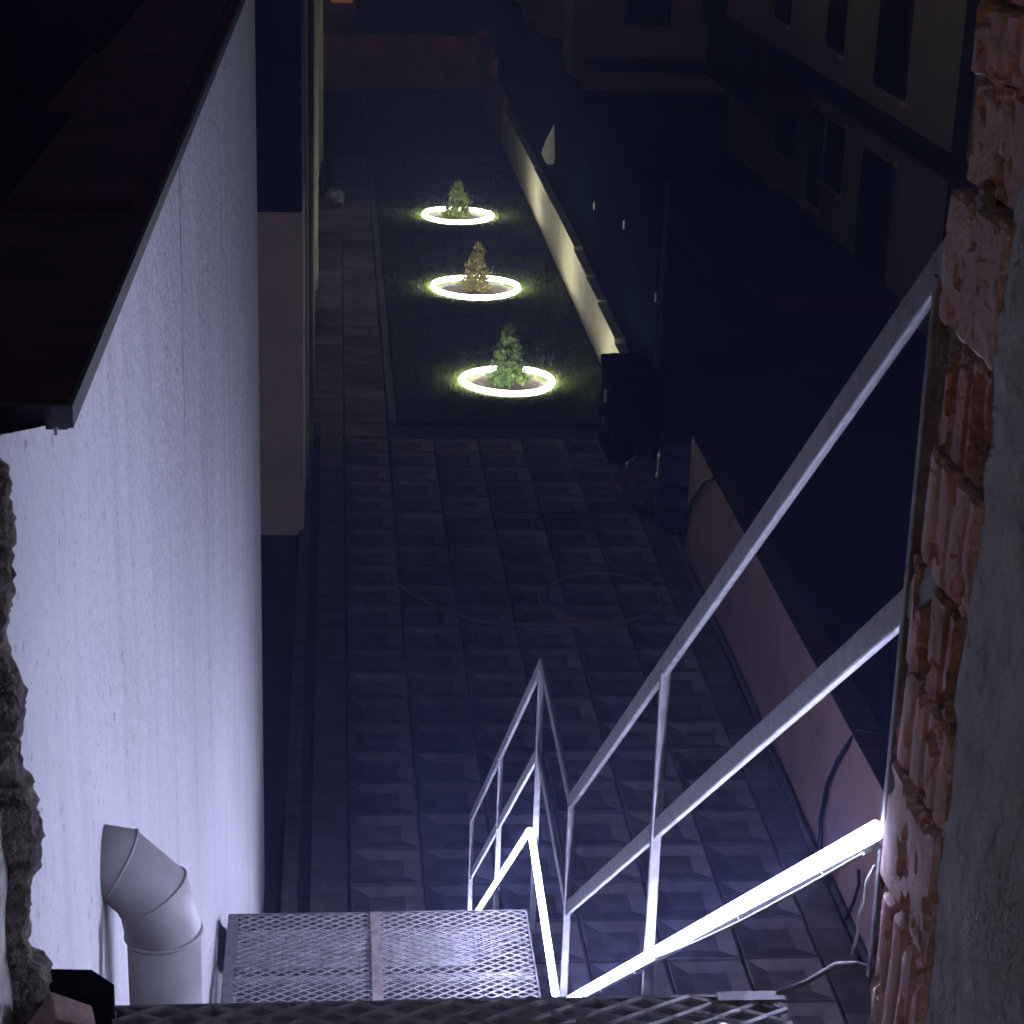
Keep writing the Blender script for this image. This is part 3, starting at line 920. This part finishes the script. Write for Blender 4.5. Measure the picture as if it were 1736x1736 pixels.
boxo('wall', M['bld_pink'], pb, 3.75, 9.0, 40.0, 46.0, -0.05, 6.0)
boxo('plinth', M['bld_dark'], pb, 3.75, 9.0, 39.93, 39.998, -0.05, 0.35)
boxo('pilaster', M['bld_cream'], pb, 4.40, 4.60, 39.9, 39.998, 0.36, 6.0)
boxo('pilaster', M['orange'], pb, 3.80, 4.0, 39.9, 39.998, 0.36, 6.0)
for (a, b, c, d) in ((5.60, 6.50, 1.62, 3.0), (4.02, 4.38, 0.72, 1.35), (7.1, 7.6, 1.7, 3.0), (4.85, 7.5, 0.72, 0.98), (7.75, 8.0, 0.36, 0.62)):
    f = boxo('window', M['bld_dark'], pb, a, b, 39.94, 39.998, c, d)
    boxo('pane', M['glass'], f, a + 0.05, b - 0.05, 39.928, 39.939, c + 0.04, d - 0.04)
tc_ = thing('low_terrace', 'low dark terrace slab in front of the cream building', 'terrace')
boxo('slab', M['bld_dark'], tc_, 5.2, 6.98, 24.0, 31.0, -0.05, 0.12, bevel=0.01)
boxo('step', M['bld_dark'], tc_, 4.8, 5.19, 25.0, 30.0, -0.05, 0.04)

# ------------------------------------------------------------------ ring lights, beds and little conifers
def make_conifer(seed, h, wr, m, loc, label, lean=(0, 0), gap=0.0):
    r = random.Random(seed)
    t = thing('conifer', label, 'conifer', 'small conifers inside the ring lights')
    t.location = loc
    tubeo('trunk', M['bark'], t, [(0, 0, -0.02), (0.01, 0.0, h * 0.4), (lean[0] * h * .8, lean[1] * h * .8, h * 0.92)], [0.018, 0.012, 0.003], 8)
    vs, fs = [], []
    def spray(p, d, L, wd):
        # a fan of little scale-leaf twigs: tapered, bent blades
        d = d.normalized()
        s = d.cross(Vector((r.uniform(-1, 1), r.uniform(-1, 1), r.uniform(-1, 1)))).normalized()
        u = d.cross(s)
        for q in range(5):
            a = (q - 2) * 0.42 + r.uniform(-.12, .12)
            dd = (d * math.cos(a) + s * math.sin(a)).normalized()
            LL = L * (1 - 0.13 * abs(q - 2)) * r.uniform(.75, 1.15)
            ss = dd.cross(u).normalized() * wd * r.uniform(.7, 1.2)
            b = len(vs)
            mid = p + dd * LL * 0.5 + u * r.uniform(-.01, .01)
            tip = p + dd * LL + Vector((0, 0, 0.006))
            vs.extend([tuple(p - ss * 0.4), tuple(p + ss * 0.4), tuple(mid + ss), tuple(tip), tuple(mid - ss)])
            fs.append((b, b + 1, b + 2, b + 3, b + 4))
    # uneven plume-shaped branch clumps
    clumps = []
    for k in range(95):
        zt = 0.04 + 0.93 * r.random() ** 1.25 if k > 3 else 0.9 + 0.03 * k
        a = r.uniform(0, 2 * math.pi)
        rad = wr * (1 - zt) ** 0.85 * r.uniform(0.3, 1.04) + 0.006
        clumps.append((Vector((math.cos(a) * rad + lean[0] * zt * h, math.sin(a) * rad + lean[1] * zt * h, zt * h)), a, zt))
    for (c, a, zt) in clumps:
        if r.random() < gap: continue
        n = 20
        sz = 0.028 + 0.034 * (1 - zt)
        for _ in range(n):
            o = Vector((r.gauss(0, 1), r.gauss(0, 1), r.gauss(0, 1.3))) * sz * 0.5
            p = c + o
            if p.z < 0.02: p.z = 0.02 + r.random() * 0.03
            d = Vector((p.x - lean[0] * p.z, p.y - lean[1] * p.z, 0)) * 2.5 + Vector((r.uniform(-.3, .3), r.uniform(-.3, .3), r.uniform(.25, 1.0)))
            if d.length < 1e-3: d = Vector((0, 0, 1))
            spray(p, d, r.uniform(0.028, 0.052), 0.0055)
    pyobj('foliage', vs, fs, m, t)
    return t

rings = [((1.81, 20.48), 0.475, 'near', ), ((1.74, 24.65), 0.53, 'middle'), ((1.77, 29.07), 0.49, 'far')]
ring_labels = ['glowing white ring light nearest the paved yard, around a green conifer',
               'glowing white ring light, the middle of three, around a dry brown conifer',
               'glowing white ring light farthest away, around a yellowish green conifer']
con_labels = ['small fresh green conifer in the ring nearest the yard', 'small dry brown conifer in the middle ring', 'small yellowish green conifer in the farthest ring']
bed_labels = ['round dark soil bed inside the nearest ring light', 'round dark soil bed inside the middle ring light', 'round dark soil bed inside the farthest ring light']
for q, ((rx, ry), rr, _) in enumerate(rings):
    t = thing('ring_light', ring_labels[q], 'ring light', 'ring lights on the lawn')
    t.location = (rx, ry, 0)
    pts = []
    for k in range(56):
        a = 2 * math.pi * k / 56
        k2 = 1 + 0.012 * math.sin(3 * a + q)
        pts.append((rr * k2 * math.cos(a), rr * k2 * math.sin(a), 0.055 + 0.006 * math.sin(2 * a + q)))
    tubeo('light_tube', M['ring'], t, pts, 0.031, 8, closed=True)
    for k in range(10):
        a = 2 * math.pi * (k + 0.3) / 10
        boxo('stake', M['wire'], t, rr * math.cos(a) * 1.02 - 0.006, rr * math.cos(a) * 1.02 + 0.006, rr * math.sin(a) * 1.02 - 0.006, rr * math.sin(a) * 1.02 + 0.006, -0.03, 0.035)
    vs, fs = [(0, 0, 0.02)], []
    NR, NA = 8, 40
    for i in range(1, NR + 1):
        for k in range(NA):
            a = 2 * math.pi * k / NA
            x, y = (rr - 0.02) * i / NR * math.cos(a), (rr - 0.02) * i / NR * math.sin(a)
            vs.append((x, y, 0.012 + fbm((x + q * 3, y, 0), 7) * 0.014 if i < NR else -0.02))
    for k in range(NA): fs.append((0, 1 + k, 1 + (k + 1) % NA))
    for i in range(NR - 1):
        for k in range(NA):
            a = 1 + i * NA + k; b = 1 + i * NA + (k + 1) % NA
            fs.append((a, b, b + NA, a + NA))
    bed = pyobj('soil_bed', vs, fs, M['soil'], None, smooth=True)
    bed.location = (rx, ry, 0)
    tag(bed, bed_labels[q], 'soil bed', 'soil beds inside the ring lights')
make_conifer(11, 0.62, 0.185, M['leaf_green'], (1.81, 20.50, 0), con_labels[0])
make_conifer(23, 0.58, 0.17, M['leaf_brown'], (1.75, 24.68, 0), con_labels[1], lean=(0.03, 0), gap=0.22)
make_conifer(37, 0.52, 0.21, M['leaf_lime'], (1.77, 29.10, 0), con_labels[2])

# grass: blades everywhere on the lawn, thicker round the rings
vs, fs = [], []
r = random.Random(5)
def blade(x, y, h):
    a = r.uniform(0, 6.283)
    wd = r.uniform(0.003, 0.006)
    dx, dy = math.cos(a) * wd, math.sin(a) * wd
    lx, ly = r.uniform(-.5, .5) * h, r.uniform(-.5, .5) * h
    b = len(vs)
    vs.extend([(x - dx, y - dy, -0.01), (x + dx, y + dy, -0.01), (x + lx, y + ly, h)])
    fs.append((b, b + 1, b + 2))
def inside_ring(x, y):
    return any((x - c[0]) ** 2 + (y - c[1]) ** 2 < (rr - 0.01) ** 2 for (c, rr, _) in rings)
for _ in range(60000):
    y = 19.2 + 15.0 * r.random() ** 1.6
    x = r.uniform(0.63, 2.90)
    if inside_ring(x, y): continue
    if fbm((x, y, 4), 2.2) < -0.28 and r.random() < .7: continue
    blade(x, y, r.uniform(0.025, 0.06))
for (c, rr, _) in rings:
    for _k in range(9000):
        a = r.uniform(0, 6.283)
        d = rr + 0.015 + abs(r.gauss(0, 0.28))
        x, y = c[0] + d * math.cos(a), c[1] + d * math.sin(a)
        if not (0.63 < x < 2.9) or y < 19.2: continue
        blade(x, y, r.uniform(0.03, 0.075))
g = pyobj('grass', vs, fs, M['grass'])
tag(g, 'short dark lawn grass around the ring lights', 'grass', kind='stuff')

# ------------------------------------------------------------------ haze volume added to imitate the lens veil and bloom of the strips
if GLARE_HAZE > 0:
    bm = bmesh.new()
    box(bm, -12, 14, -3.0, 50.0, -1.1, 7.5)
    hz = bpy.data.materials.new('glare_haze')
    hz.use_nodes = True
    hn = hz.node_tree.nodes
    for nd in list(hn):
        if nd.type != 'OUTPUT_MATERIAL': hn.remove(nd)
    pvn = hn.new('ShaderNodeVolumePrincipled')
    pvn.inputs['Color'].default_value = (0.38, 0.45, 1.0, 1)
    pvn.inputs['Density'].default_value = GLARE_HAZE
    pvn.inputs['Anisotropy'].default_value = 0.3
    hz.node_tree.links.new(pvn.outputs[0], [n for n in hn if n.type == 'OUTPUT_MATERIAL'][0].inputs['Volume'])
    h = obj('haze', bm, hz)  # added volume, stands in for the lens veil and bloom
    tag(h, 'thin bluish haze added for the lens glow around the LED strips', 'haze', kind='stuff')
